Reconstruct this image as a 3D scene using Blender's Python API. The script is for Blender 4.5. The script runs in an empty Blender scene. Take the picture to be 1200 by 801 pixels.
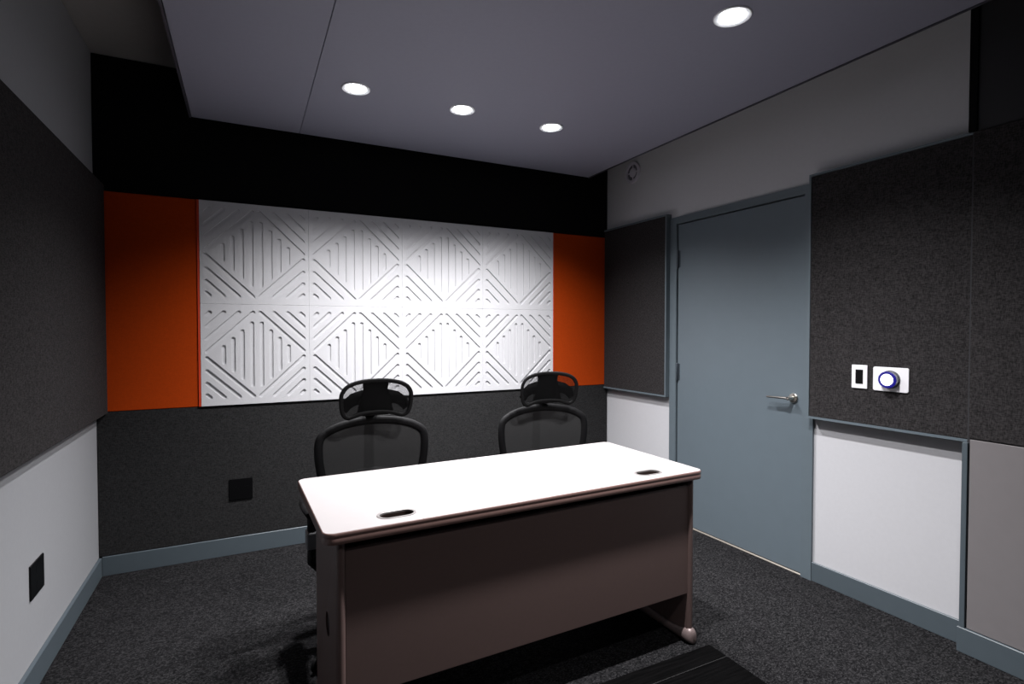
import bpy, bmesh, math, random
from mathutils import Vector, Matrix
random.seed(4)
scn = bpy.context.scene
COL = scn.collection
PI = math.pi

# ------------------------------------------------------------------ materials
def _mat(name):
    m = bpy.data.materials.new(name); m.use_nodes = True
    nt = m.node_tree
    return m, nt, nt.nodes['Principled BSDF']

def plain(name, col, rough=0.5, metal=0.0, noise=0.0, nscale=300.0, bump=0.0, spec=0.5):
    m, nt, b = _mat(name)
    b.inputs['Base Color'].default_value = (*col, 1)
    b.inputs['Roughness'].default_value = rough
    b.inputs['Metallic'].default_value = metal
    b.inputs['Specular IOR Level'].default_value = spec
    if noise > 0 or bump > 0:
        tc = nt.nodes.new('ShaderNodeTexCoord')
        n = nt.nodes.new('ShaderNodeTexNoise'); n.inputs['Scale'].default_value = nscale
        n.inputs['Detail'].default_value = 3
        nt.links.new(tc.outputs['Object'], n.inputs['Vector'])
        if noise > 0:
            r = nt.nodes.new('ShaderNodeValToRGB')
            r.color_ramp.elements[0].position = 0.3; r.color_ramp.elements[1].position = 0.7
            r.color_ramp.elements[0].color = (*[c*(1-noise) for c in col], 1)
            r.color_ramp.elements[1].color = (*[min(1, c*(1+noise)) for c in col], 1)
            nt.links.new(n.outputs['Fac'], r.inputs['Fac'])
            nt.links.new(r.outputs['Color'], b.inputs['Base Color'])
        if bump > 0:
            bp = nt.nodes.new('ShaderNodeBump'); bp.inputs['Strength'].default_value = bump
            bp.inputs['Distance'].default_value = 0.002
            nt.links.new(n.outputs['Fac'], bp.inputs['Height'])
            nt.links.new(bp.outputs['Normal'], b.inputs['Normal'])
    return m

def fabric(name, col, contrast=0.7, scale=1.0, bump=0.35):
    """heathered weave: threads run both ways, seen as short streaks"""
    m, nt, b = _mat(name)
    b.inputs['Roughness'].default_value = 0.95
    b.inputs['Specular IOR Level'].default_value = 0.15
    tc = nt.nodes.new('ShaderNodeTexCoord')
    outs = []
    for sc in ((110, 110, 560), (560, 560, 130)):
        mp = nt.nodes.new('ShaderNodeMapping')
        mp.inputs['Scale'].default_value = [s*scale*0.55 for s in sc]
        n = nt.nodes.new('ShaderNodeTexNoise'); n.inputs['Scale'].default_value = 1.0
        n.inputs['Detail'].default_value = 2
        nt.links.new(tc.outputs['Object'], mp.inputs['Vector'])
        nt.links.new(mp.outputs['Vector'], n.inputs['Vector'])
        outs.append(n.outputs['Fac'])
    ad = nt.nodes.new('ShaderNodeMath'); ad.operation = 'ADD'
    nt.links.new(outs[0], ad.inputs[0]); nt.links.new(outs[1], ad.inputs[1])
    mu = nt.nodes.new('ShaderNodeMath'); mu.operation = 'MULTIPLY'; mu.inputs[1].default_value = 0.5
    nt.links.new(ad.outputs[0], mu.inputs[0])
    r = nt.nodes.new('ShaderNodeValToRGB')
    r.color_ramp.elements[0].position = 0.38; r.color_ramp.elements[1].position = 0.62
    r.color_ramp.elements[0].color = (*[c*(1-contrast) for c in col], 1)
    r.color_ramp.elements[1].color = (*[c*(1+contrast) for c in col], 1)
    nt.links.new(mu.outputs[0], r.inputs['Fac'])
    nt.links.new(r.outputs['Color'], b.inputs['Base Color'])
    bp = nt.nodes.new('ShaderNodeBump'); bp.inputs['Strength'].default_value = bump
    bp.inputs['Distance'].default_value = 0.001
    nt.links.new(mu.outputs[0], bp.inputs['Height']); nt.links.new(bp.outputs['Normal'], b.inputs['Normal'])
    return m

def carpet_mat():
    m, nt, b = _mat('carpet')
    b.inputs['Roughness'].default_value = 1.0
    b.inputs['Specular IOR Level'].default_value = 0.05
    tc = nt.nodes.new('ShaderNodeTexCoord')
    vals = []
    for sc in ((125, 200, 120), (270, 250, 240)):
        mp = nt.nodes.new('ShaderNodeMapping'); mp.inputs['Scale'].default_value = sc
        nt.links.new(tc.outputs['Object'], mp.inputs['Vector'])
        v = nt.nodes.new('ShaderNodeTexVoronoi'); v.inputs['Scale'].default_value = 1.0
        nt.links.new(mp.outputs['Vector'], v.inputs['Vector'])
        sp = nt.nodes.new('ShaderNodeSeparateColor'); nt.links.new(v.outputs['Color'], sp.inputs[0])
        vals.append(sp.outputs[0])
    mx = nt.nodes.new('ShaderNodeMath'); mx.operation = 'MULTIPLY'
    nt.links.new(vals[0], mx.inputs[0]); nt.links.new(vals[1], mx.inputs[1])
    r = nt.nodes.new('ShaderNodeValToRGB')
    e = r.color_ramp.elements
    e[0].position = 0.0; e[0].color = (0.0045, 0.0045, 0.005, 1)
    e[1].position = 0.85; e[1].color = (0.036, 0.0351, 0.0367, 1)
    nt.links.new(mx.outputs[0], r.inputs['Fac'])
    nt.links.new(r.outputs['Color'], b.inputs['Base Color'])
    return m

def wood_mat():
    m, nt, b = _mat('black_plank')
    b.inputs['Roughness'].default_value = 0.75
    b.inputs['Specular IOR Level'].default_value = 0.03
    tc = nt.nodes.new('ShaderNodeTexCoord')
    mp = nt.nodes.new('ShaderNodeMapping'); mp.inputs['Scale'].default_value = (6, 90, 10)
    n = nt.nodes.new('ShaderNodeTexNoise'); n.inputs['Detail'].default_value = 5; n.inputs['Scale'].default_value = 1
    nt.links.new(tc.outputs['Object'], mp.inputs['Vector']); nt.links.new(mp.outputs['Vector'], n.inputs['Vector'])
    r = nt.nodes.new('ShaderNodeValToRGB')
    r.color_ramp.elements[0].position = 0.35; r.color_ramp.elements[0].color = (0.001, 0.001, 0.0011, 1)
    r.color_ramp.elements[1].position = 0.7; r.color_ramp.elements[1].color = (0.0035, 0.0033, 0.0035, 1)
    nt.links.new(n.outputs['Fac'], r.inputs['Fac']); nt.links.new(r.outputs['Color'], b.inputs['Base Color'])
    return m

def mesh_fabric(name, col, hole=0.5, pitch=0.0035, spec=0.3):
    """open woven net: real see-through holes between the threads"""
    m, nt, b = _mat(name)
    b.inputs['Base Color'].default_value = (*col, 1); b.inputs['Roughness'].default_value = 0.7
    b.inputs['Specular IOR Level'].default_value = spec
    tc = nt.nodes.new('ShaderNodeTexCoord')
    sp = nt.nodes.new('ShaderNodeSeparateXYZ'); nt.links.new(tc.outputs['Object'], sp.inputs[0])
    sins = []
    for ax, p in (('X', pitch), ('Z', pitch*1.4)):
        mu = nt.nodes.new('ShaderNodeMath'); mu.operation = 'MULTIPLY'; mu.inputs[1].default_value = 2*PI/p
        nt.links.new(sp.outputs[ax], mu.inputs[0])
        s = nt.nodes.new('ShaderNodeMath'); s.operation = 'SINE'; nt.links.new(mu.outputs[0], s.inputs[0])
        sins.append(s.outputs[0])
    pr = nt.nodes.new('ShaderNodeMath'); pr.operation = 'MULTIPLY'
    nt.links.new(sins[0], pr.inputs[0]); nt.links.new(sins[1], pr.inputs[1])
    gt = nt.nodes.new('ShaderNodeMath'); gt.operation = 'GREATER_THAN'; gt.inputs[1].default_value = hole
    nt.links.new(pr.outputs[0], gt.inputs[0])
    tr = nt.nodes.new('ShaderNodeBsdfTransparent')
    mx = nt.nodes.new('ShaderNodeMixShader')
    nt.links.new(gt.outputs[0], mx.inputs[0]); nt.links.new(b.outputs[0], mx.inputs[1]); nt.links.new(tr.outputs[0], mx.inputs[2])
    nt.links.new(mx.outputs[0], nt.nodes['Material Output'].inputs['Surface'])
    return m

def emit(name, col, s):
    m, nt, b = _mat(name)
    b.inputs['Base Color'].default_value = (0.8, 0.8, 0.8, 1)
    b.inputs['Emission Color'].default_value = (*col, 1); b.inputs['Emission Strength'].default_value = s
    return m

M = {
 'white_wall': plain('white_wall', (0.50, 0.50, 0.52), 0.7, noise=0.015, nscale=60, bump=0.05),
 'shaded_white': plain('shaded_white_wall', (0.31, 0.315, 0.33), 0.7, noise=0.015, nscale=60, bump=0.05),  # left wall's white paint, greyed to put its weaker light into the colour
 'ceiling': plain('ceiling_paint', (0.30, 0.29, 0.28), 0.8, noise=0.02, nscale=40),
 'black_wall': plain('black_wall', (0.0045, 0.0045, 0.005), 0.95, noise=0.2, nscale=300, spec=0.1),
 'dark_wall': plain('dark_wall', (0.02, 0.02, 0.023), 0.8, noise=0.05, nscale=80),
 'cloud': plain('ceiling_sheet', (0.31, 0.31, 0.385), 0.6, noise=0.015, nscale=50),
 'cloud_edge': plain('ceiling_edge', (0.05, 0.05, 0.065), 0.5),
 'blue_grey': plain('blue_grey_paint', (0.106, 0.133, 0.152), 0.42, noise=0.02, nscale=25),
 'door_paint': plain('door_paint', (0.108, 0.136, 0.157), 0.42, noise=0.02, nscale=12),
 'dark_hinge': plain('dark_hinge', (0.05, 0.062, 0.075), 0.4, metal=0.4),
 'base_paint': plain('base_paint', (0.072, 0.091, 0.105), 0.42, noise=0.02, nscale=25),
 'char_fabric': fabric('charcoal_fabric', (0.0265, 0.0244, 0.025), contrast=0.6, scale=1.15),
 'low_fabric': fabric('low_charcoal_fabric', (0.0205, 0.0203, 0.0208), contrast=0.5, scale=1.3),
 'orange': fabric('orange_fabric', (0.37, 0.040, 0.0008), contrast=0.08, bump=0.1),
 'orange_edge': plain('orange_edge', (0.55, 0.04, 0.006), 0.6),
 'felt': plain('white_felt', (0.55, 0.55, 0.567), 0.9, noise=0.10, nscale=900, bump=0.25, spec=0.2),
 'laminate': plain('taupe_laminate', (0.175, 0.163, 0.166), 0.5, noise=0.02, nscale=20),
 'carpet': carpet_mat(), 'plank': wood_mat(),
 'seam': plain('plank_seam', (0.018, 0.0175, 0.0175), 0.6),
 'desk_white': plain('desk_white', (0.30, 0.281, 0.28), 0.38, noise=0.01, nscale=30),
 'edge_brown': plain('edge_brown', (0.165, 0.10, 0.088), 0.4, noise=0.05, nscale=60),
 'desk_brown': plain('desk_brown', (0.125, 0.084, 0.077), 0.45, noise=0.03, nscale=90),
 'rail_dark': plain('rail_dark', (0.012, 0.009, 0.009), 0.6),
 'foot_metal': plain('foot_metal', (0.19, 0.145, 0.14), 0.4, metal=0.2),
 'rim': plain('grommet_rim', (0.26, 0.245, 0.24), 0.35, metal=0.5),
 'grommet_in': plain('grommet_inside', (0.03, 0.018, 0.015), 0.6, spec=0.2),
 'black_plastic': plain('black_plastic', (0.0045, 0.0045, 0.005), 0.6, spec=0.13),
 'black_gloss': plain('black_gloss', (0.006, 0.006, 0.0065), 0.4, spec=0.3),
 'matt_black': plain('matt_black', (0.003, 0.003, 0.0032), 0.6, spec=0.1),
 'grey_plastic': plain('grey_plastic', (0.16, 0.16, 0.17), 0.4),
 'seat_fabric': fabric('seat_fabric', (0.016, 0.016, 0.017)),
 'net': mesh_fabric('back_net', (0.025, 0.025, 0.0255), hole=0.45, pitch=0.0042),
 'net_open': mesh_fabric('headrest_net', (0.003, 0.003, 0.0032), hole=0.02, pitch=0.0042, spec=0.04),
 'steel': plain('brushed_steel', (0.62, 0.60, 0.55), 0.25, metal=1.0, noise=0.05, nscale=150),
 'dark_steel': plain('dark_steel', (0.16, 0.15, 0.14), 0.35, metal=0.9),
 'white_plastic': plain('white_plastic', (0.82, 0.81, 0.84), 0.35),
 'vent_plastic': plain('vent_plastic', (0.55, 0.53, 0.60), 0.5),
 'black_plate': plain('black_plate', (0.0022, 0.0022, 0.0026), 0.4, spec=0.2),
 'knob_grey': plain('knob_grey', (0.22, 0.23, 0.25), 0.25, metal=0.7),
 'lamp_trim': plain('lamp_trim', (0.85, 0.85, 0.88), 0.35),
 'lamp_lens': emit('lamp_lens', (0.95, 0.97, 1.0), 16.0),
 'glow_white': emit('glow_white', (0.93, 0.95, 1.0), 2.2),
 'glow_blue': emit('glow_blue', (0.004, 0.001, 0.30), 0.75),
 'threshold': plain('threshold_strip', (0.33, 0.30, 0.26), 0.4, metal=0.3),
}
M['glow_blue'].node_tree.nodes['Principled BSDF'].inputs['Base Color'].default_value = (0.003, 0.002, 0.03, 1)

# ------------------------------------------------------------------ mesh helpers
def link(name, bm, mat, parent=None, smooth=False, mats=None):
    me = bpy.data.meshes.new(name)
    bmesh.ops.recalc_face_normals(bm, faces=bm.faces)
    bm.to_mesh(me); bm.free()
    for mm in (mats or [mat]): me.materials.append(mm)
    if smooth:
        for p in me.polygons: p.use_smooth = True
    o = bpy.data.objects.new(name, me); COL.objects.link(o)
    if parent: o.parent = parent
    return o

def smooth_by_angle(o, deg=35):
    me = o.data
    for p in me.polygons: p.use_smooth = True
    b = bmesh.new(); b.from_mesh(me)
    for e in b.edges:
        e.smooth = not (len(e.link_faces) == 2 and e.calc_face_angle(0) > math.radians(deg))
    b.to_mesh(me); b.free()
    return o

def box(bm, x0, x1, y0, y1, z0, z1, bev=0.0, seg=2, xf=None):
    t = bmesh.new()
    bmesh.ops.create_cube(t, size=1)
    for v in t.verts:
        v.co = Vector((x0+(v.co.x+.5)*(x1-x0), y0+(v.co.y+.5)*(y1-y0), z0+(v.co.z+.5)*(z1-z0)))
    if bev: bmesh.ops.bevel(t, geom=t.edges[:], offset=bev, segments=seg, profile=.5, affect='EDGES')
    merge(bm, t, xf)

def merge(bm, t, xf=None):
    if xf is not None: bmesh.ops.transform(t, matrix=xf, verts=t.verts[:])
    me = bpy.data.meshes.new('tmp'); t.to_mesh(me); t.free()
    bm.from_mesh(me); bpy.data.meshes.remove(me)

def prism(bm, pts, h0, h1, xf=None, bev=0.0):
    """polygon in xy extruded in z"""
    t = bmesh.new()
    lo = [t.verts.new((x, y, h0)) for x, y in pts]; hi = [t.verts.new((x, y, h1)) for x, y in pts]
    n = len(pts)
    t.faces.new(lo[::-1]); t.faces.new(hi)
    for i in range(n): t.faces.new((lo[i], lo[(i+1) % n], hi[(i+1) % n], hi[i]))
    bmesh.ops.recalc_face_normals(t, faces=t.faces)
    if bev:
        es = [e for e in t.edges if abs(e.verts[0].co.z-e.verts[1].co.z) < 1e-6]
        bmesh.ops.bevel(t, geom=es, offset=bev, segments=2, profile=.5, affect='EDGES')
    merge(bm, t, xf)

def lathe(bm, prof, n=32, xf=None, cap=True):
    """prof: (r,z) list revolved about z"""
    t = bmesh.new(); rings = []
    for r, z in prof:
        if r < 1e-6: rings.append([t.verts.new((0, 0, z))])
        else: rings.append([t.verts.new((r*math.cos(2*PI*k/n), r*math.sin(2*PI*k/n), z)) for k in range(n)])
    for a, b in zip(rings, rings[1:]):
        for k in range(n):
            k2 = (k+1) % n
            if len(a) == 1 and len(b) == 1: continue
            if len(a) == 1: t.faces.new((a[0], b[k], b[k2]))
            elif len(b) == 1: t.faces.new((a[k], a[k2], b[0]))
            else: t.faces.new((a[k], a[k2], b[k2], b[k]))
    bmesh.ops.recalc_face_normals(t, faces=t.faces)
    merge(bm, t, xf)

def ring(bm, r0, r1, z0, z1, n=40, xf=None, bev=0.0):
    prof = [(r0, z0), (r0, z1), (r1-bev, z1), (r1, z1-bev*(1 if z1 > z0 else -1)), (r1, z0), (r0, z0)]
    lathe(bm, prof, n, xf)

def tube(bm, pts, rad, n=10, closed=False, sx=1.0, sy=1.0, upv=(0, 0, 1), xf=None):
    """swept elliptical section; rad number or list"""
    t = bmesh.new(); P = [Vector(p) for p in pts]; N = len(P); rings = []
    for i, p in enumerate(P):
        a = P[(i-1) % N] if (closed or i > 0) else p
        b = P[(i+1) % N] if (closed or i < N-1) else p
        d = (b-a).normalized()
        u = Vector(upv)
        s = d.cross(u)
        if s.length < 1e-4: s = d.cross(Vector((0, 1, 0)))
        s.normalize(); w = s.cross(d).normalized()
        r = rad[i] if isinstance(rad, (list, tuple)) else rad
        rings.append([t.verts.new(p+s*r*sx*math.cos(2*PI*k/n)+w*r*sy*math.sin(2*PI*k/n)) for k in range(n)])
    R = range(N) if closed else range(N-1)
    for i in R:
        a, b = rings[i], rings[(i+1) % N]
        for k in range(n): t.faces.new((a[k], a[(k+1) % n], b[(k+1) % n], b[k]))
    if not closed: t.faces.new(rings[0][::-1]); t.faces.new(rings[-1])
    bmesh.ops.recalc_face_normals(t, faces=t.faces)
    merge(bm, t, xf)

def stadium(cx, cy, L, W, ang=0.0, n=8):
    """rounded slot outline"""
    r = W/2; h = max(L/2-r, 1e-4); out = []
    for k in range(n+1):
        a = -PI/2+PI*k/n; out.append((h+r*math.cos(a), r*math.sin(a)))
    for k in range(n+1):
        a = PI/2+PI*k/n; out.append((-h+r*math.cos(a), r*math.sin(a)))
    c, s = math.cos(ang), math.sin(ang)
    return [(cx+c*x-s*y, cy+s*x+c*y) for x, y in out]

def rrect(x0, x1, y0, y1, r, n=6):
    out = []
    for cx, cy, a0 in ((x1-r, y0+r, -PI/2), (x1-r, y1-r, 0), (x0+r, y1-r, PI/2), (x0+r, y0+r, PI)):
        for k in range(n+1):
            a = a0+PI/2*k/n; out.append((cx+r*math.cos(a), cy+r*math.sin(a)))
    return out

def cut(o, cutter_bm):
    """subtract a closed bmesh from a mesh object, baked"""
    c = link('cutter', cutter_bm, M['felt'], o.parent)
    mod = o.modifiers.new('b', 'BOOLEAN'); mod.operation = 'DIFFERENCE'; mod.object = c; mod.solver = 'EXACT'
    dg = bpy.context.evaluated_depsgraph_get(); dg.update()
    me = bpy.data.meshes.new_from_object(o.evaluated_get(dg))
    o.modifiers.clear(); old = o.data; o.data = me; me.name = old.name
    bpy.data.objects.remove(c)
    return o

def bm_(): return bmesh.new()

def empty(name, loc=(0, 0, 0), rz=0.0):
    o = bpy.data.objects.new(name, None); COL.objects.link(o)
    o.location = loc; o.rotation_euler = (0, 0, rz); o.empty_display_size = .1
    return o

def tag(o, label, cat, group=None):
    o['label'] = label; o['category'] = cat
    if group: o['group'] = group
    return o

def struct(o): o['kind'] = 'structure'; return o

# ------------------------------------------------------------------ dimensions (metres; back wall along X)
XL, YB, ZC = -0.705, 3.485, 2.735
YF = -1.7
A = math.radians(1.6)                       # the right wall runs a little off square
RO = Vector((2.632, 1.6, 0)); RT = Vector((-math.sin(A), math.cos(A), 0)); RN = Vector((-math.cos(A), -math.sin(A), 0))
# local frame of the right wall: x along the wall (towards the back), y out into the room, z up
RW = Matrix(((RT.x, RN.x, 0, RO.x), (RT.y, RN.y, 0, RO.y), (0, 0, 1, 0), (0, 0, 0, 1)))
def rloc(u, d, z): return RW @ Vector((u, d, z))
RROT = PI/2+A                               # turns local +x onto RT; local +y then points into the room
def rempty(name, u, d, z):
    return empty(name, rloc(u, d, z), RROT)

# ------------------------------------------------------------------ the setting
b = bm_(); box(b, -0.9, 3.0, YF-.1, 3.7, -0.08, 0.0); struct(link('floor', b, M['carpet']))
b = bm_()
for i in range(9):
    y1 = 1.687-i*0.187
    box(b, -0.35, 1.702, y1-0.1865, min(y1, 1.590), 0.0, 0.003, 0.0006, 1)
o = struct(link('floor_planks', b, M['plank']))
b = bm_()
for i in range(1, 9):
    y1 = 1.687-i*0.187
    box(b, -0.35, 1.702, y1-0.0006, y1+0.0016, 0.0, 0.0032)
struct(link('seam', b, M['seam'], o))

b = bm_(); box(b, XL-.12, XL, YF-.1, YB+.12, 0, ZC); struct(link('wall_left', b, M['shaded_white']))
b = bm_(); box(b, XL, 2.9, YB, YB+.12, 0, ZC); struct(link('wall_back', b, M['black_wall']))
b = bm_(); box(b, XL-.12, 3.0, YF-.12, YF, 0, ZC); struct(link('wall_front', b, M['dark_wall']))
b = bm_(); box(b, XL-.12, 3.0, YF-.12, YB+.12, ZC, ZC+.1); struct(link('ceiling', b, M['ceiling']))
# right wall with its door opening
DU0, DU1, DZ = 0.226, 1.130, 2.012
b = bm_()
box(b, -3.4, DU0, -0.12, 0, 0, ZC, xf=RW); box(b, DU1, 1.90, -0.12, 0, 0, ZC, xf=RW); box(b, DU0, DU1, -0.12, 0, DZ, ZC, xf=RW)
struct(link('wall_right', b, M['white_wall']))
# the built-out box that carries the near panels
BX = 2.588
b = bm_(); box(b, BX, 2.76, YF, 1.100, 0.0, ZC); struct(link('wall_right_buildout', b, M['dark_wall']))

# baseboards
b = bm_(); box(b, XL, XL+.015, YF, YB-.02, 0, .100, .002, 1); struct(link('baseboard_left', b, M['base_paint']))
b = bm_(); box(b, XL+.015, 2.566, YB-.021, YB, 0, .102, .002, 1); struct(link('baseboard_back', b, M['base_paint']))
b = bm_(); box(b, -0.505, 0.1705, 0, .012, 0, .098, .002, 1, xf=RW); box(b, 1.180, 1.874, 0, .012, 0, .098, .002, 1, xf=RW)
struct(link('baseboard_right', b, M['base_paint']))
b = bm_(); box(b, 2.571, BX, YF, 1.117, 0, .101, .002, 1); struct(link('baseboard_right_buildout', b, M['base_paint']))
# slim upright on the edge of the built-out box, and the dark upright above it
b = bm_(); box(b, 2.576, 2.62, 1.0935, 1.112, .101, .849, .001, 1); struct(link('trim_1', b, M['base_paint']))
b = bm_(); box(b, 2.580, 2.62, 1.085, 1.112, 2.084, 2.73, .001, 1); struct(link('trim_2', b, M['black_wall']))

# door: casing, slab, hinges, lever, threshold
d = struct(rempty('door_1', 0.69, 0, 0)); rx = -0.69
b = bm_()
cw = 0.055
pts = [(DU0-cw, 0), (DU0, 0), (DU0, DZ), (DU1, DZ), (DU1, 0), (DU1+cw, 0), (DU1+cw, DZ+.042), (DU0-cw, DZ+.042)]
prism(b, [(x+rx, z) for x, z in pts], 0, .014, xf=Matrix(((1, 0, 0, 0), (0, 0, 1, 0), (0, 1, 0, 0), (0, 0, 0, 1))))
box(b, DU0+rx, DU0+rx+.004, -.11, .012, 0, DZ); box(b, DU1+rx-.004, DU1+rx, -.11, .012, 0, DZ); box(b, DU0+rx, DU1+rx, -.11, .012, DZ-.004, DZ)
link('door_frame', b, M['blue_grey'], d)
b = bm_(); box(b, DU0+rx+.0065, DU1+rx-.010, -.046, .004, .012, DZ-.011, .0015, 1)
slab = link('door_slab', b, M['door_paint'], d)
for z in (1.773, 1.020):
    b = bm_()
    lathe(b, [(0, -.060), (.006, -.060), (.0075, -.057), (.0075, .057), (.006, .060), (0, .060)], 12, Matrix.Translation((DU1+rx-.0115, .010, z)))
    box(b, DU1+rx-.030, DU1+rx-.011, .004, .0062, z-.055, z+.055)
    smooth_by_angle(link('hinge', b, M['dark_hinge'], d))
hu, hz = 0.284+rx, 0.937
b = bm_()
Ry = Matrix(((1, 0, 0, 0), (0, 0, 1, 0), (0, -1, 0, 0), (0, 0, 0, 1)))       # z axis -> out of the door (+y)
lathe(b, [(0, .004), (.026, .004), (.026, .010), (.023, .013), (.012, .014), (.0105, .018), (.0105, .052), (.009, .056), (0, .056)], 28,
      Matrix.Translation((hu, 0, hz)) @ Ry)
lev = smooth_by_angle(link('door_handle', b, M['steel'], d))
b = bm_(); tube(b, [(hu-.006, .047, hz), (hu+.03, .049, hz), (hu+.07, .050, hz-.001), (hu+.128, .048, hz-.003)], [.0095, .0085, .0075, .0065], 12, sx=1.0, sy=.8)
smooth_by_angle(link('lever', b, M['dark_steel'], lev))
b = bm_(); box(b, DU0+rx, DU1+rx, -.06, .010, 0, .008, .002, 1); link('threshold', b, M['threshold'], d)

# ------------------------------------------------------------------ back wall cladding
def fabric_panel(name, x0, x1, y0, y1, z0, z1, mat, bev=.004, cen=None):
    c = cen or ((x0+x1)/2, (y0+y1)/2, z0)
    r = empty(name, c)
    b = bm_(); box(b, x0-c[0], x1-c[0], y0-c[1], y1-c[1], z0-c[2], z1-c[2], bev, 2)
    return r, b

def solid(name, x0, x1, y0, y1, z0, z1, mat, bev=.003, seg=2):
    c = Vector(((x0+x1)/2, (y0+y1)/2, z0))
    b = bm_(); box(b, x0-c.x, x1-c.x, y0-c.y, y1-c.y, 0, z1-z0, bev, seg)
    o = link(name, b, mat); o.location = c
    return o

TX0, TX1, TZ0, TZ1 = -0.227, 2.067, 0.870, 2.027
tag(solid('wainscot_panel', XL+.0015, 2.572, 3.470, YB-.0015, .103, .868, M['low_fabric'], .003),
    'wide charcoal fabric panel along the foot of the back wall, below the white tiles', 'wall panel')
tag(solid('mounted_fabric_panel', XL+.0015, 2.568, 3.474, YB-.0015, 2.030, 2.733, M['black_wall'], .003),
    'black panel across the top of the back wall above the white tiles', 'wall panel')
def orange(x0, x1, xe0, xe1, label):
    o = solid('fabric_panel', x0, x1, 3.468, YB-.0015, TZ0, TZ1, M['orange'], .002)
    tag(o, label, 'wall panel', 'orange panels beside the white tiles')
    b = bm_(); box(b, xe0-o.location.x, xe1-o.location.x, 3.4615-o.location.y, 3.4832-o.location.y, 0.0, TZ1-TZ0, .001, 1)
    link('edge_strip', b, M['orange_edge'], o)
orange(XL+.0015, TX0-.013, TX0-.012, TX0-.001, 'orange fabric panel between the left wall and the white tiles')
orange(TX1+.009, 2.568, TX1+.001, TX1+.008, 'orange fabric panel between the white tiles and the door wall')

# the white grooved tile: a board with rounded slots cut into it
TW, TH = (TX1-TX0)/4, (TZ1-TZ0)/2
def tile_obj():
    b = bm_(); t = 0.023
    box(b, -TW/2+.0003, TW/2-.0003, -t, 0, -TH/2+.0004, TH/2-.0004, .0007, 1)
    o = link('acoustic_tile', b, M['felt'])
    c = bm_(); g = 0.021; dep = 0.007
    # prism is xy->z, map (x,y,h) -> (x, -h.., y)
    X = Matrix(((1, 0, 0, 0), (0, 0, -1, 0), (0, 1, 0, 0), (0, 0, 0, 1)))
    slots = []
    for xo, hl in ((.0255, .184), (.0755, .139), (.123, .095), (.1715, .049)):
        for s in (-1, 1): slots.append(((s*xo, -hl), (s*xo, hl)))
    for (xa, ya), (xb, yb) in (((-.258, -.014), (-.016, -.246)), ((-.258, -.088), (-.090, -.246)), ((-.258, -.158), (-.166, -.246)), ((-.258, -.224), (-.237, -.244))):
        for sx in (-1, 1):
            for sy in (-1, 1): slots.append(((sx*xa, sy*ya), (sx*xb, sy*yb)))
    for (xa, ya), (xb, yb) in slots:
        L = math.hypot(xb-xa, yb-ya)+g*.6
        prism(c, stadium((xa+xb)/2, (ya+yb)/2, L, g, math.atan2(yb-ya, xb-xa)), 0.023-dep, 0.04, xf=X)
    cut(o, c)
    return o
tile = tile_obj()
cn = ['leftmost, beside the left orange panel', 'second from the left', 'third from the left', 'rightmost, beside the right orange panel']
for r_ in range(2):
    for c_ in range(4):
        o = tile if (r_ == 0 and c_ == 0) else tile.copy()
        if o is not tile: COL.objects.link(o)
        o.location = (TX0+TW*(c_+.5), YB-.0015, TZ1-TH*(r_+.5))
        tag(o, 'white tile with slots in a diamond, %s row, %s' % ('upper' if r_ == 0 else 'lower', cn[c_]), 'wall tile', 'white slotted acoustic tiles on the back wall')

# ------------------------------------------------------------------ side wall panels
o = solid('mounted_fabric_panel', XL+.0015, -0.655, YF+.3, 3.466, .861, 2.059, M['char_fabric'], .004)
tag(o, 'long charcoal fabric panel mounted on the left wall', 'wall panel')

def framed(name, u0, u1, z0, z1, dep, sides, label):
    uc = (u0+u1)/2; r = rempty(name, uc, 0, z0)
    tag(r, label, 'wall panel')
    H = z1-z0; fw = .011
    l, rr = u0-uc, u1-uc
    b = bm_(); box(b, l+(fw if 'l' in sides else 0), rr-(fw if 'r' in sides else 0), 0.001, dep-.004, fw, H-fw, .003, 2)
    link('fabric_face', b, M['char_fabric'], r)
    b = bm_()
    if 'l' in sides: pts = [(rr, 0), (l, 0), (l, H), (rr, H), (rr, H-fw), (l+fw, H-fw), (l+fw, fw), (rr, fw)]
    else: pts = [(l, 0), (rr, 0), (rr, H), (l, H), (l, H-fw), (rr-fw, H-fw), (rr-fw, fw), (l, fw)]
    prism(b, pts, 0, dep, Matrix(((1, 0, 0, 0), (0, 0, 1, 0), (0, 1, 0, 0), (0, 0, 0, 1))))
    link('frame', b, M['blue_grey'], r)
    return r
framed('framed_panel', 1.188, 1.8655, .843, 2.083, .046, 'l', 'charcoal fabric panel in a slim blue-grey frame between the door and the back corner')
framed('framed_panel', -0.503, 0.178, .850, 2.086, .056, 'r', 'charcoal fabric panel in a slim blue-grey frame, holding the switch and the glowing button')
o = solid('mounted_fabric_panel', 2.578, BX-.0015, YF+.3, 1.0925, .868, 2.080, M['char_fabric'], .003)
tag(o, 'dark charcoal fabric panel at the right edge of the photo, above the taupe board', 'wall panel')
o = solid('laminate_board', 2.580, BX-.0015, YF+.3, 1.088, .103, .864, M['laminate'], .0015, 1)
tag(o, 'plain taupe laminate board at the lower right, above the stepped baseboard', 'wall board')

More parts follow.
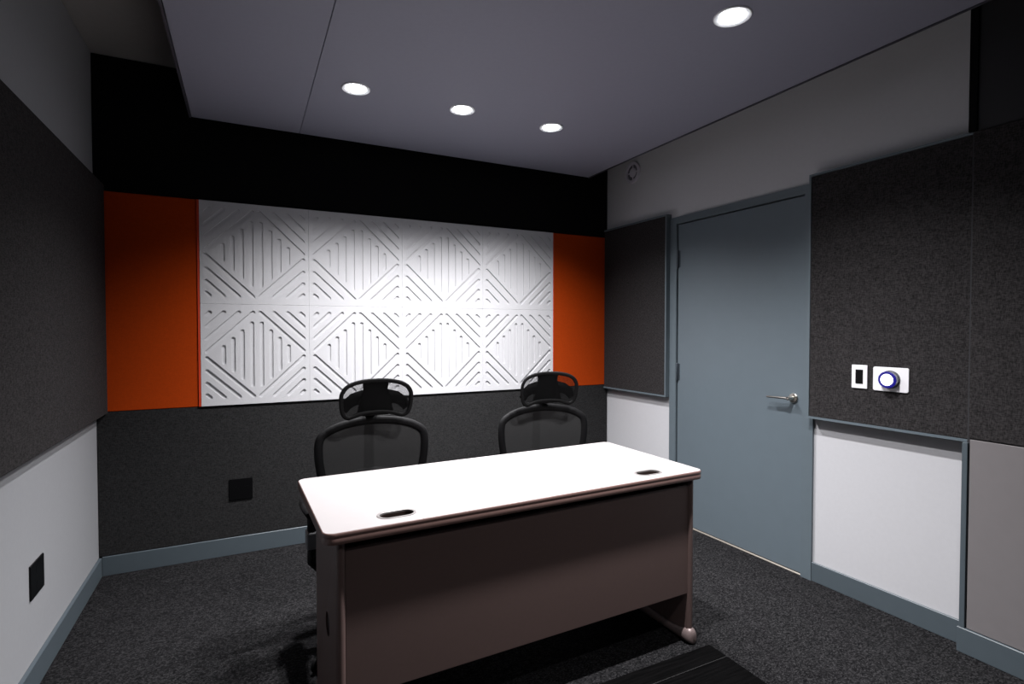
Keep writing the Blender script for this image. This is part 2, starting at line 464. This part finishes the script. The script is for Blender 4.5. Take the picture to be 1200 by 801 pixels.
# vent on the right wall
v = rempty('wall_vent', 1.580, 0, 2.467)
tag(v, 'small round pale vent high on the wall over the framed panel in the corner', 'vent')
b = bm_(); ring(b, .058, .080, 0, .014, 40, Ry, .005); smooth_by_angle(link('rim', b, M['vent_plastic'], v))
b = bm_(); lathe(b, [(0, .010), (.030, .010), (.034, .006), (.034, 0), (0, 0)], 32, Ry)
for k in range(4):
    a = PI/4+k*PI/2; box(b, .030, .060, -.004, .004, .001, .006, xf=Ry @ Matrix.Rotation(a-PI/4, 4, 'Z'))
smooth_by_angle(link('grille', b, M['vent_plastic'], v))
b = bm_(); lathe(b, [(0, .0005), (.060, .0005), (.060, 0), (0, 0)], 32, Ry); link('recess', b, plain('vent_recess', (.12, .115, .14), .7), v)

# switch and button plates
def plate(name, u0, u1, z0, z1, d0, label, cat, r=.004):
    uc, zc = (u0+u1)/2, (z0+z1)/2
    e = rempty(name, uc, d0, zc); tag(e, label, cat)
    b = bm_(); prism(b, rrect(u0-uc, u1-uc, z0-zc, z1-zc, r), 0, .006, Matrix(((1, 0, 0, 0), (0, 0, 1, 0), (0, 1, 0, 0), (0, 0, 0, 1))), bev=.0015)
    return e, b
XZ = Matrix(((1, 0, 0, 0), (0, 0, 1, 0), (0, 1, 0, 0), (0, 0, 0, 1)))
e, b = plate('wall_switch', -.1155, -.0455, 1.027, 1.1365, .0526, 'narrow white wall plate with a black insert, nearest the door', 'switch', .003)
link('faceplate', b, M['white_plastic'], e)
b = bm_(); box(b, -.0165, .0165, .005, .0085, -.033, .033, .001, 1); link('insert', b, M['black_plate'], e)
e, b = plate('button_panel', -.2870, -.1405, 1.0245, 1.133, .0526, 'wide white wall plate with a glowing blue-ringed button', 'button', .009)
link('faceplate', b, M['white_plastic'], e)
b = bm_(); lathe(b, [(0, .004), (.041, .004), (.041, .010), (.037, .014), (.037, .030), (0, .030)], 36, Ry); bt = smooth_by_angle(link('button', b, M['knob_grey'], e))
b = bm_(); ring(b, .0262, .037, .030, .036, 40, Ry, .003); smooth_by_angle(link('glow_ring', b, M['glow_blue'], bt))
b = bm_(); lathe(b, [(0, .036), (.0264, .035), (.0264, .030), (0, .030)], 36, Ry); link('lit_face', b, M['glow_white'], bt)

# black outlets
def outlet(loc, rz, w, h, label):
    e = empty('power_outlet', loc, rz); tag(e, label, 'outlet')
    b = bm_(); prism(b, rrect(-w/2, w/2, -h/2, h/2, .003), 0, .006, XZ, bev=.0015); link('faceplate', b, M['black_plate'], e)
    for s in (-1, 1):
        b = bm_(); lathe(b, [(0, .0064), (.016, .0064), (.0165, .0062), (.0165, .005), (0, .005)], 24, Matrix.Translation((s*.027 if w < h*1.05 and w < .13 else 0, 0, 0 if w < h*1.05 and w < .13 else s*.03)) @ Ry)
        link('socket', b, M['black_plate'], e)
outlet((-.033, 3.470, .378), PI, .122, .122, 'square black outlet plate on the charcoal panel of the back wall')
outlet((XL, 2.543, .387), -PI/2, .142, .126, 'black outlet plate on the white lower left wall')

# ------------------------------------------------------------------ lowered ceiling and downlights
CZ = 2.45; CX0, CX1, CY1 = -.262, 2.337, 3.387; CYF = -1.25
r = empty('ceiling_raft', ((CX0+CX1)/2, (CY1+CYF)/2, CZ)); tag(r, 'lowered grey ceiling raft hanging over the room, holding the downlights', 'ceiling panel')
cx, cy = r.location.x, r.location.y
for x0, x1 in ((CX0+.012, .2915), (.2945, CX1-.012)):
    b = bm_(); box(b, x0-cx, x1-cx, CYF+.012-cy, CY1-.004-cy, .0, .03, .0008, 1)
    link('ceiling_sheet', b, M['cloud'], r)
b = bm_()
box(b, CX0-cx, CX0+.0095-cx, CYF-cy, CY1-cy, -.004, .055); box(b, CX1-.0095-cx, CX1-cx, CYF-cy, CY1-cy, -.004, .055)
box(b, CX0+.0095-cx, CX1-.0095-cx, CY1-.003-cy, CY1-cy, .002, .055); box(b, CX0+.0095-cx, CX1-.0095-cx, CYF-cy, CYF+.0095-cy, -.004, .055)
link('edge_frame', b, M['cloud_edge'], r)
b = bm_(); box(b, CX0+.0095-cx, CX1-.0095-cx, CYF+.0095-cy, CY1-.003-cy, .031, .05); link('backing', b, M['cloud_edge'], r)
for i_, (hx, hy) in enumerate(((.1, .2), (.1, 2.9), (2.0, .2), (2.0, 2.9))):
    b = bm_(); tube(b, [(hx-cx, hy-cy, .05), (hx-cx, hy-cy, ZC-CZ)], .005, 8); link('hanger_rod', b, M['cloud_edge'], r)

LAMPS = [(.482, 2.637, 'recessed downlight, leftmost of the row nearest the tiled wall'), (1.024, 2.640, 'recessed downlight, middle of the row nearest the tiled wall'),
         (1.564, 2.643, 'recessed downlight, rightmost of the row nearest the tiled wall'), (1.610, 1.420, 'big bright recessed downlight at the top right of the photo'),
         (1.070, 1.418, 'recessed downlight just out of frame, over the front of the desk'), (1.060, .195, 'added fill downlight, unseen, over the camera')]  # last one is an added unseen fill to brighten the desk front
SPOT_W, SPOT_A = 218.0, 127.0
for x, y, lab in LAMPS:
    L = empty('downlight', (x, y, CZ))
    tag(L, lab, 'ceiling light', 'recessed downlights in the ceiling raft')
    b = bm_()
    lathe(b, [(.048, -.0015), (.052, -.0035), (.064, -.0055), (.067, -.003), (.067, 0), (.048, 0)], 40); smooth_by_angle(link('trim_ring', b, M['lamp_trim'], L))
    b = bm_(); lathe(b, [(0, -.013), (.020, -.012), (.036, -.0085), (.046, -.003), (.0475, 0), (0, 0)], 40); link('lens', b, M['lamp_lens'], L, smooth=True)
    ld = bpy.data.lights.new('downlight_beam', 'SPOT'); ld.energy = SPOT_W*(.28 if y < 1 else .85 if x < .9 else 1); ld.spot_size = math.radians(SPOT_A); ld.spot_blend = 1.0
    ld.shadow_soft_size = .035; ld.color = (1.0, .985, 1.0)
    lo = bpy.data.objects.new('beam', ld); COL.objects.link(lo); lo.parent = L; lo.location = (0, 0, -.022)

# ------------------------------------------------------------------ desk
D = empty('desk', (.9346, 1.921, 0), .0272)
tag(D, 'brown steel office desk with a white top and two cable slots', 'desk')
W2, D2, ZT = .753, .3237, .72
b = bm_(); prism(b, rrect(-W2+.003, W2-.003, -D2+.003, D2-.003, .030, 8), ZT-.030, ZT, bev=.0)
top = link('desktop', b, M['desk_white'], D)
c = bm_(); GX, GY = .520, -.243
for s in (-1, 1): prism(c, stadium(s*GX, GY, .112, .056, 0, 12), ZT-.1, ZT+.1)
cut(top, c)
b = bm_()                                                                     # edge band, a loop round the top
out = rrect(-W2, W2, -D2, D2, .033, 8); inn = rrect(-W2+.0028, W2-.0028, -D2+.0028, D2-.0028, .0302, 8)
t = bmesh.new(); n = len(out)
prof = [(0, ZT-.0003), (.55, ZT-.0012), (1, ZT-.004), (1, ZT-.012), (.75, ZT-.0135), (.75, ZT-.0165), (1, ZT-.018), (1, ZT-.030), (.6, ZT-.034), (0, ZT-.034)]
rows = []
for f_, z in prof: rows.append([t.verts.new((i_[0]+(o_[0]-i_[0])*f_, i_[1]+(o_[1]-i_[1])*f_, z)) for i_, o_ in zip(inn, out)])
rows.append(rows[0])
for a_, b2 in zip(rows, rows[1:]):
    for k in range(n): t.faces.new((a_[k], a_[(k+1) % n], b2[(k+1) % n], b2[k]))
merge(b, t)
smooth_by_angle(link('edge_band', b, M['edge_brown'], D), 50)
for s in (-1, 1):
    b = bm_(); t = bmesh.new()
    rows = []
    for L, W, z in ((.126, .070, ZT), (.125, .069, ZT+.0018), (.116, .060, ZT+.0025), (.108, .052, ZT+.0012), (.106, .050, ZT-.022), (.111, .055, ZT-.022)):
        rows.append([t.verts.new((x, y, z)) for x, y in stadium(s*GX, GY, L, W, 0, 12)])
    rows.append(rows[0])
    n = len(rows[0])
    for a_, b2 in zip(rows, rows[1:]):
        for k in range(n): t.faces.new((a_[k], a_[(k+1) % n], b2[(k+1) % n], b2[k]))
    merge(b, t)
    g = smooth_by_angle(link('cable_grommet', b, M['rim'], D), 50)
    b = bm_(); t = bmesh.new(); rows = []
    for L, W, z in ((.105, .049, ZT-.004), (.105, .049, ZT-.055), (.109, .053, ZT-.055), (.109, .053, ZT-.0235), (.1055, .0495, ZT-.0235)):
        rows.append([t.verts.new((x, y, z)) for x, y in stadium(s*GX, GY, L, W, 0, 12)])
    for a_, b2 in zip(rows, rows[1:]+rows[:1]):
        for k in range(n): t.faces.new((a_[k], a_[(k+1) % n], b2[(k+1) % n], b2[k]))
    merge(b, t); prism(b, stadium(s*GX, GY, .109, .053, 0, 12), ZT-.058, ZT-.055); link('cable_well', b, M['grommet_in'], g)
YM = -.296
b = bm_(); box(b, -.689, .689, YM, YM+.016, .207, .662, .002, 2); link('modesty_panel', b, M['desk_brown'], D)
b = bm_(); box(b, -.690, .690, -.235, -.205, .640, .690, .002, 1); box(b, -.690, .690, .17, .20, .650, .690, .002, 1); link('top_rail', b, M['rail_dark'], D)
for s in (-1, 1):
    xo = s*.7170; xi = s*.6885
    x0, x1 = min(xo, xi), max(xo, xi)
    rN = .0142; cxm = (x0+x1)/2
    pts = [(cxm+rN*math.cos(PI+PI*k/10), YM+.004+rN*math.sin(PI+PI*k/10)) for k in range(11)]
    pts += [(x1, .085), (x1-.006, .092), (x0+.006, .092), (x0, .085)]
    b = bm_(); prism(b, pts, .048, .688)
    leg = link('leg', b, M['desk_brown'], D); smooth_by_angle(leg, 30)
    c = bm_(); prism(c, stadium(-.152, .375, .020, .075, 0, 8), -.03, .03, xf=Matrix(((0, 0, 1, xo), (1, 0, 0, 0), (0, 1, 0, 0), (0, 0, 0, 1))))
    cut(leg, c); leg.data.materials.clear(); leg.data.materials.append(M['desk_brown']); smooth_by_angle(leg, 30)
    b = bm_(); box(b, cxm-.008, cxm+.008, -.20, -.10, .31, .44); link('slot_liner', b, M['rail_dark'], leg)
    # foot: a long low bar with a rounded nose
    b = bm_()
    sec = []
    yy = [-.322, -.3205, -.315, -.304, -.287, -.262, -.22, .09, .118, .13]
    ww = [.006, .014, .022, .027, .028, .026, .023, .023, .018, .006]
    hh = [.036, .046, .057, .063, .063, .055, .046, .046, .040, .020]
    t = bmesh.new(); rr = []
    for y, w, h in zip(yy, ww, hh):
        rr.append([t.verts.new((cxm+w*(abs(math.cos(a))**.8)*(1 if math.cos(a) >= 0 else -1), y, .004+max(0, (h-.004))*(.35+.65*math.sin(a) if math.sin(a) > 0 else .35+.35*math.sin(a)))) for a in [2*PI*k/20 for k in range(20)]])
    for a_, b2 in zip(rr, rr[1:]):
        for k in range(20): t.faces.new((a_[k], a_[(k+1) % 20], b2[(k+1) % 20], b2[k]))
    t.faces.new(rr[0]); t.faces.new(rr[-1])
    bmesh.ops.recalc_face_normals(t, faces=t.faces); merge(b, t)
    ft = link('foot', b, M['foot_metal'], D, smooth=True)
    for y in (-.25, .09):
        b = bm_(); lathe(b, [(0, 0), (.014, 0), (.014, .008), (0, .008)], 16, Matrix.Translation((cxm, y, 0))); link('glide', b, M['black_plastic'], ft)

# ------------------------------------------------------------------ chairs
def catmull(P, n=6, closed=True):
    out = []; N = len(P)
    for i in range(N if closed else N-1):
        p0, p1, p2, p3 = (Vector(P[(i+k-1) % N]) for k in range(4))
        for j in range(n):
            t = j/n
            out.append(.5*((2*p1)+(-p0+p2)*t+(2*p0-5*p1+4*p2-p3)*t*t+(-p0+3*p1-3*p2+p3)*t**3))
    return out

def inset(loop, d):
    N = len(loop); res = []
    for i in range(N):
        tng = (loop[(i+1) % N]-loop[i-1]).normalized()
        res.append(loop[i]+Vector((-tng.y, tng.x))*d)
    return res

def bent_frame(name, loop, width, thick, bend, mat, parent, w_out=.0):
    """closed band of given width following the loop, thickness in y"""
    inn = inset(loop, width); t = bmesh.new(); N = len(loop)
    mid = inset(loop, width*.5); q = inset(loop, width*.12); q2 = inset(loop, width*.88)
    rows = []
    for lp, y in ((loop, 0), (q, -thick*.5), (mid, -thick*.62), (q2, -thick*.5), (inn, 0), (q2, thick*.5), (q, thick*.5)):
        rows.append([t.verts.new(bend(p.x, p.y)+Vector((0, y, 0))) for p in lp])
    rows.append(rows[0])
    for a_, b2 in zip(rows, rows[1:]):
        for k in range(N): t.faces.new((a_[k], a_[(k+1) % N], b2[(k+1) % N], b2[k]))
    b = bm_(); merge(b, t)
    return link(name, b, mat, parent, smooth=True)

def bent_fill(name, loop, bend, mat, parent, center, y=0.0, rings=7):
    t = bmesh.new(); N = len(loop); rows = []
    for r in range(1, rings+1):
        f = r/rings
        rows.append([t.verts.new(bend(center[0]+(p.x-center[0])*f, center[1]+(p.y-center[1])*f)+Vector((0, y, 0))) for p in loop])
    c = t.verts.new(bend(*center)+Vector((0, y, 0)))
    for k in range(N): t.faces.new((c, rows[0][k], rows[0][(k+1) % N]))
    for a_, b2 in zip(rows, rows[1:]):
        for k in range(N): t.faces.new((a_[k], a_[(k+1) % N], b2[(k+1) % N], b2[k]))
    b = bm_(); merge(b, t)
    return link(name, b, mat, parent, smooth=True)

def make_chair():
    """faces -y, base centre at the origin"""
    C = empty('office_chair')
    # ---- five-star base with casters
    b = bm_()
    lathe(b, [(0, .065), (.045, .065), (.048, .075), (.042, .105), (.030, .115), (0, .115)], 28); base = None
    tips = []
    for k in range(5):
        a = math.radians(-90+28+72*k)
        ca, sa = math.cos(a), math.sin(a)
        tube(b, [(.03*ca, .03*sa, .092), (.12*ca, .12*sa, .092), (.22*ca, .22*sa, .082), (.31*ca, .31*sa, .068)], [.030, .027, .022, .017], 12, sx=1, sy=.62)
        tips.append((.305*ca, .305*sa, a))
    base = smooth_by_angle(link('star_base', b, M['black_gloss'], C), 40)
    for x, y, a in tips:
        b = bm_()
        R = Matrix.Translation((x, y, .027)) @ Matrix.Rotation(a+.5, 4, 'Z') @ Matrix.Rotation(PI/2, 4, 'X')
        for s in (-1, 1):
            lathe(b, [(0, .006), (.022, .006), (.0265, .009), (.0265, .020), (.021, .024), (0, .024)], 20, R @ Matrix.Scale(s, 4, (0, 0, 1)))
        tube(b, [(x, y, .020), (x, y, .066)], .007, 8)
        smooth_by_angle(link('caster', b, M['black_plastic'], C), 40)
    b = bm_(); lathe(b, [(0, .10), (.027, .10), (.027, .22), (.016, .222), (.016, .34), (0, .34)], 20); smooth_by_angle(link('gas_cylinder', b, M['black_gloss'], C))
    # ---- mechanism and seat
    b = bm_(); box(b, -.075, .075, -.10, .14, .325, .375, .012, 2); tube(b, [(-.07, -.03, .35), (-.17, -.03, .35), (-.22, -.03, .345)], [.005, .005, .009], 8); link('tilt_mechanism', b, M['black_plastic'], C)
    b = bm_()
    t = bmesh.new(); NX, NY = 20, 18; sw, sd = .245, .215
    def seatpt(i, j, topside):
        u = -1+2*i/NX; v = -1+2*j/NY
        x = u*math.sqrt(1-.32*v*v/1.0)*sw*1.03; y = v*math.sqrt(1-.32*u*u)*sd*1.03+.012
        edge = max(abs(u), abs(v)); e = max(0, (edge-.55)/.45)
        z = (.432-.040*e**2.5-.02*max(0, -v-.5)) if topside else (.372+.02*e**2)
        return (x, y, z)
    g1 = [[t.verts.new(seatpt(i, j, True)) for j in range(NY+1)] for i in range(NX+1)]
    g0 = [[t.verts.new(seatpt(i, j, False)) for j in range(NY+1)] for i in range(NX+1)]
    for i in range(NX):
        for j in range(NY):
            t.faces.new((g1[i][j], g1[i+1][j], g1[i+1][j+1], g1[i][j+1])); t.faces.new((g0[i][j], g0[i][j+1], g0[i+1][j+1], g0[i+1][j]))
    for i in range(NX):
        t.faces.new((g0[i][0], g0[i+1][0], g1[i+1][0], g1[i][0])); t.faces.new((g0[i+1][NY], g0[i][NY], g1[i][NY], g1[i+1][NY]))
    for j in range(NY):
        t.faces.new((g0[0][j+1], g0[0][j], g1[0][j], g1[0][j+1])); t.faces.new((g0[NX][j], g0[NX][j+1], g1[NX][j+1], g1[NX][j]))
    merge(b, t); link('seat', b, M['seat_fabric'], C, smooth=True)
    # ---- backrest
    def bend(x, z):
        return Vector((x, .272+.10*(z-.9)+.055*math.cos((z-.45)*4.2)*.5-.42*x*x, z))
    half = [(0, .903), (.085, .8985), (.16, .884), (.213, .862), (.246, .834), (.2585, .795), (.259, .74), (.252, .68), (.240, .62), (.226, .55), (.205, .49), (.16, .463), (.08, .455), (0, .453)]
    loop2 = half+[(-x, z) for x, z in half[-2:0:-1]]
    loop = catmull(loop2[::-1], 5)           # counter-clockwise so that inset() goes inward
    ar = sum(loop[i].x*loop[(i+1) % len(loop)].y-loop[(i+1) % len(loop)].x*loop[i].y for i in range(len(loop)))
    if ar < 0: loop = loop[::-1]
    bent_frame('backrest_frame', loop, .040, .020, bend, M['black_plastic'], C)
    bent_fill('backrest_mesh', inset(loop, .030), bend, M['net'], C, (0, .68), y=-.006)
    # ---- spine from the mechanism up behind the back, with the headrest stem
    b = bm_()
    tube(b, [(0, .10, .350), (0, .24, .345), (0, .335, .42), (0, .350, .55), (0, .345, .72), (0, .335, .86), (0, .338, .93)], [.03, .03, .028, .026, .024, .024, .022], 12, sx=1.0, sy=.5, upv=(0, 1, 0.01))
    tube(b, [(-.20, .285, .60), (-.1, .33, .62), (0, .348, .63), (.1, .33, .62), (.20, .285, .60)], [.012, .016, .02, .016, .012], 10)
    smooth_by_angle(link('spine', b, M['black_plastic'], C), 50)
    b = bm_(); box(b, -.095, .095, .268, .315, .862, .9085, .014, 3); link('headrest_yoke', b, M['black_plastic'], C)
    # ---- headrest
    def hbend(x, z):
        return Vector((x*.955, .185-.12*(z-.98)-.75*x*x, .007+.985+(z-.985)*.97))
    hh_ = [(0, 1.080), (.06, 1.0775), (.115, 1.066), (.150, 1.046), (.169, 1.016), (.172, .980), (.168, .940), (.155, .908), (.130, .893), (.104, .897), (.068, .9075), (0, .9125)]
    hl = hh_+[(-x, z) for x, z in hh_[-2:0:-1]]
    hl = catmull(hl[::-1], 5)
    ar = sum(hl[i].x*hl[(i+1) % len(hl)].y-hl[(i+1) % len(hl)].x*hl[i].y for i in range(len(hl)))
    if ar < 0: hl = hl[::-1]
    H = bent_frame('headrest_frame', hl, .020, .011, hbend, M['matt_black'], C)
    bent_fill('headrest_mesh', inset(hl, .012), hbend, M['net_open'], H, (0, .985), y=-.003, rings=8)
    b = bm_()
    # carrier behind the net: a broad centre and two curved arms to the lower corners
    for s in (-1, 1):
        pts = [hbend(s*x, z)+Vector((0, .022, 0)) for x, z in ((.02, .985), (.06, .992), (.10, .985), (.130, .965), (.150, .935))]
        tube(b, pts, [.034, .034, .030, .026, .020], 10, sx=.3, sy=1.0, upv=(0, 0, 1))
    t = bmesh.new()
    cp = [(-.060, 1.062), (.060, 1.062), (.056, 1.03), (.066, 1.0), (.084, .925), (.06, .905), (-.06, .905), (-.084, .925), (-.066, 1.0), (-.056, 1.03)]
    f_ = [t.verts.new(hbend(x, z)+Vector((0, .010, 0))) for x, z in cp]; k_ = [t.verts.new(hbend(x, z)+Vector((0, .024, 0))) for x, z in cp]
    t.faces.new(f_); t.faces.new(k_[::-1])
    for i in range(len(cp)): t.faces.new((f_[i], f_[(i+1) % len(cp)], k_[(i+1) % len(cp)], k_[i]))
    merge(b, t)
    tube(b, [(0, .300, .885), (0, .290, .925), (0, .235, .955), (0, .205, .975)], [.030, .028, .026, .026], 12, sx=1.2, sy=.5, upv=(0, 1, 0))
    smooth_by_angle(link('headrest_bracket', b, M['matt_black'], H), 45)
    # ---- armrests
    for s in (-1, 1):
        b = bm_()
        tube(b, [(s*.290, -.05, .578), (s*.292, .02, .583), (s*.292, .10, .585), (s*.288, .17, .580), (s*.284, .195, .574)], [.026, .034, .036, .033, .022], 14, sx=1.15, sy=.42)
        arm = link('armrest', b, M['black_plastic'], C, smooth=True)
        b = bm_(); tube(b, [(s*.285, .09, .572), (s*.285, .09, .47)], .019, 12, sx=1.0, sy=1.35); link('arm_post', b, M['black_plastic'], arm, smooth=True)
        b = bm_(); box(b, s*.285-.024, s*.285+.024, .055, .125, .405, .475, .006, 2); link('arm_collar', b, M['grey_plastic'], arm)
        b = bm_(); tube(b, [(s*.285, .09, .41), (s*.284, .09, .345), (s*.262, .085, .315), (s*.16, .07, .345), (s*.07, .05, .352)], [.024, .026, .024, .020, .016], 12, sx=1.0, sy=.8)
        link('arm_bracket', b, M['black_plastic'], arm, smooth=True)
    return C

def copy_tree(o, parent=None):
    c = o.copy(); COL.objects.link(c)
    if parent: c.parent = parent
    for ch in list(o.children): copy_tree(ch, c)
    return c
ch = make_chair(); ch.location = (.522, 2.236, 0); ch.rotation_euler = (0, 0, math.radians(0))
tag(ch, 'black mesh office chair with headrest behind the left half of the desk', 'chair', 'mesh office chairs behind the desk')
c2 = copy_tree(ch); c2.location = (1.397, 2.236, 0); c2.rotation_euler = (0, 0, math.radians(-6))
for root, turn in ((ch, -24), (c2, -1)):                 # the star base swivels freely under the seat
    for k in root.children:
        if k.name.startswith(('star_base', 'caster')): k.rotation_euler = (0, 0, math.radians(turn))
tag(c2, 'black mesh office chair with headrest behind the right half of the desk', 'chair', 'mesh office chairs behind the desk')

# ------------------------------------------------------------------ world, camera, view
w = bpy.data.worlds.new('World'); scn.world = w; w.use_nodes = True
w.node_tree.nodes['Background'].inputs[0].default_value = (.02, .02, .025, 1); w.node_tree.nodes['Background'].inputs[1].default_value = 0.0
cam = bpy.data.cameras.new('camera'); co = bpy.data.objects.new('camera', cam); COL.objects.link(co)
cam.sensor_fit = 'HORIZONTAL'; cam.sensor_width = 36.0; cam.lens = 36.0*627/1200; cam.clip_start = .05
co.location = (0, 0, 1.30); co.rotation_euler = (math.radians(90-1.28), 0, math.radians(-26.46))
scn.camera = co
vs = scn.view_settings; vs.view_transform = 'Standard'; vs.look = 'None'; vs.exposure = 0.0; vs.gamma = 1.0; vs.use_curve_mapping = False
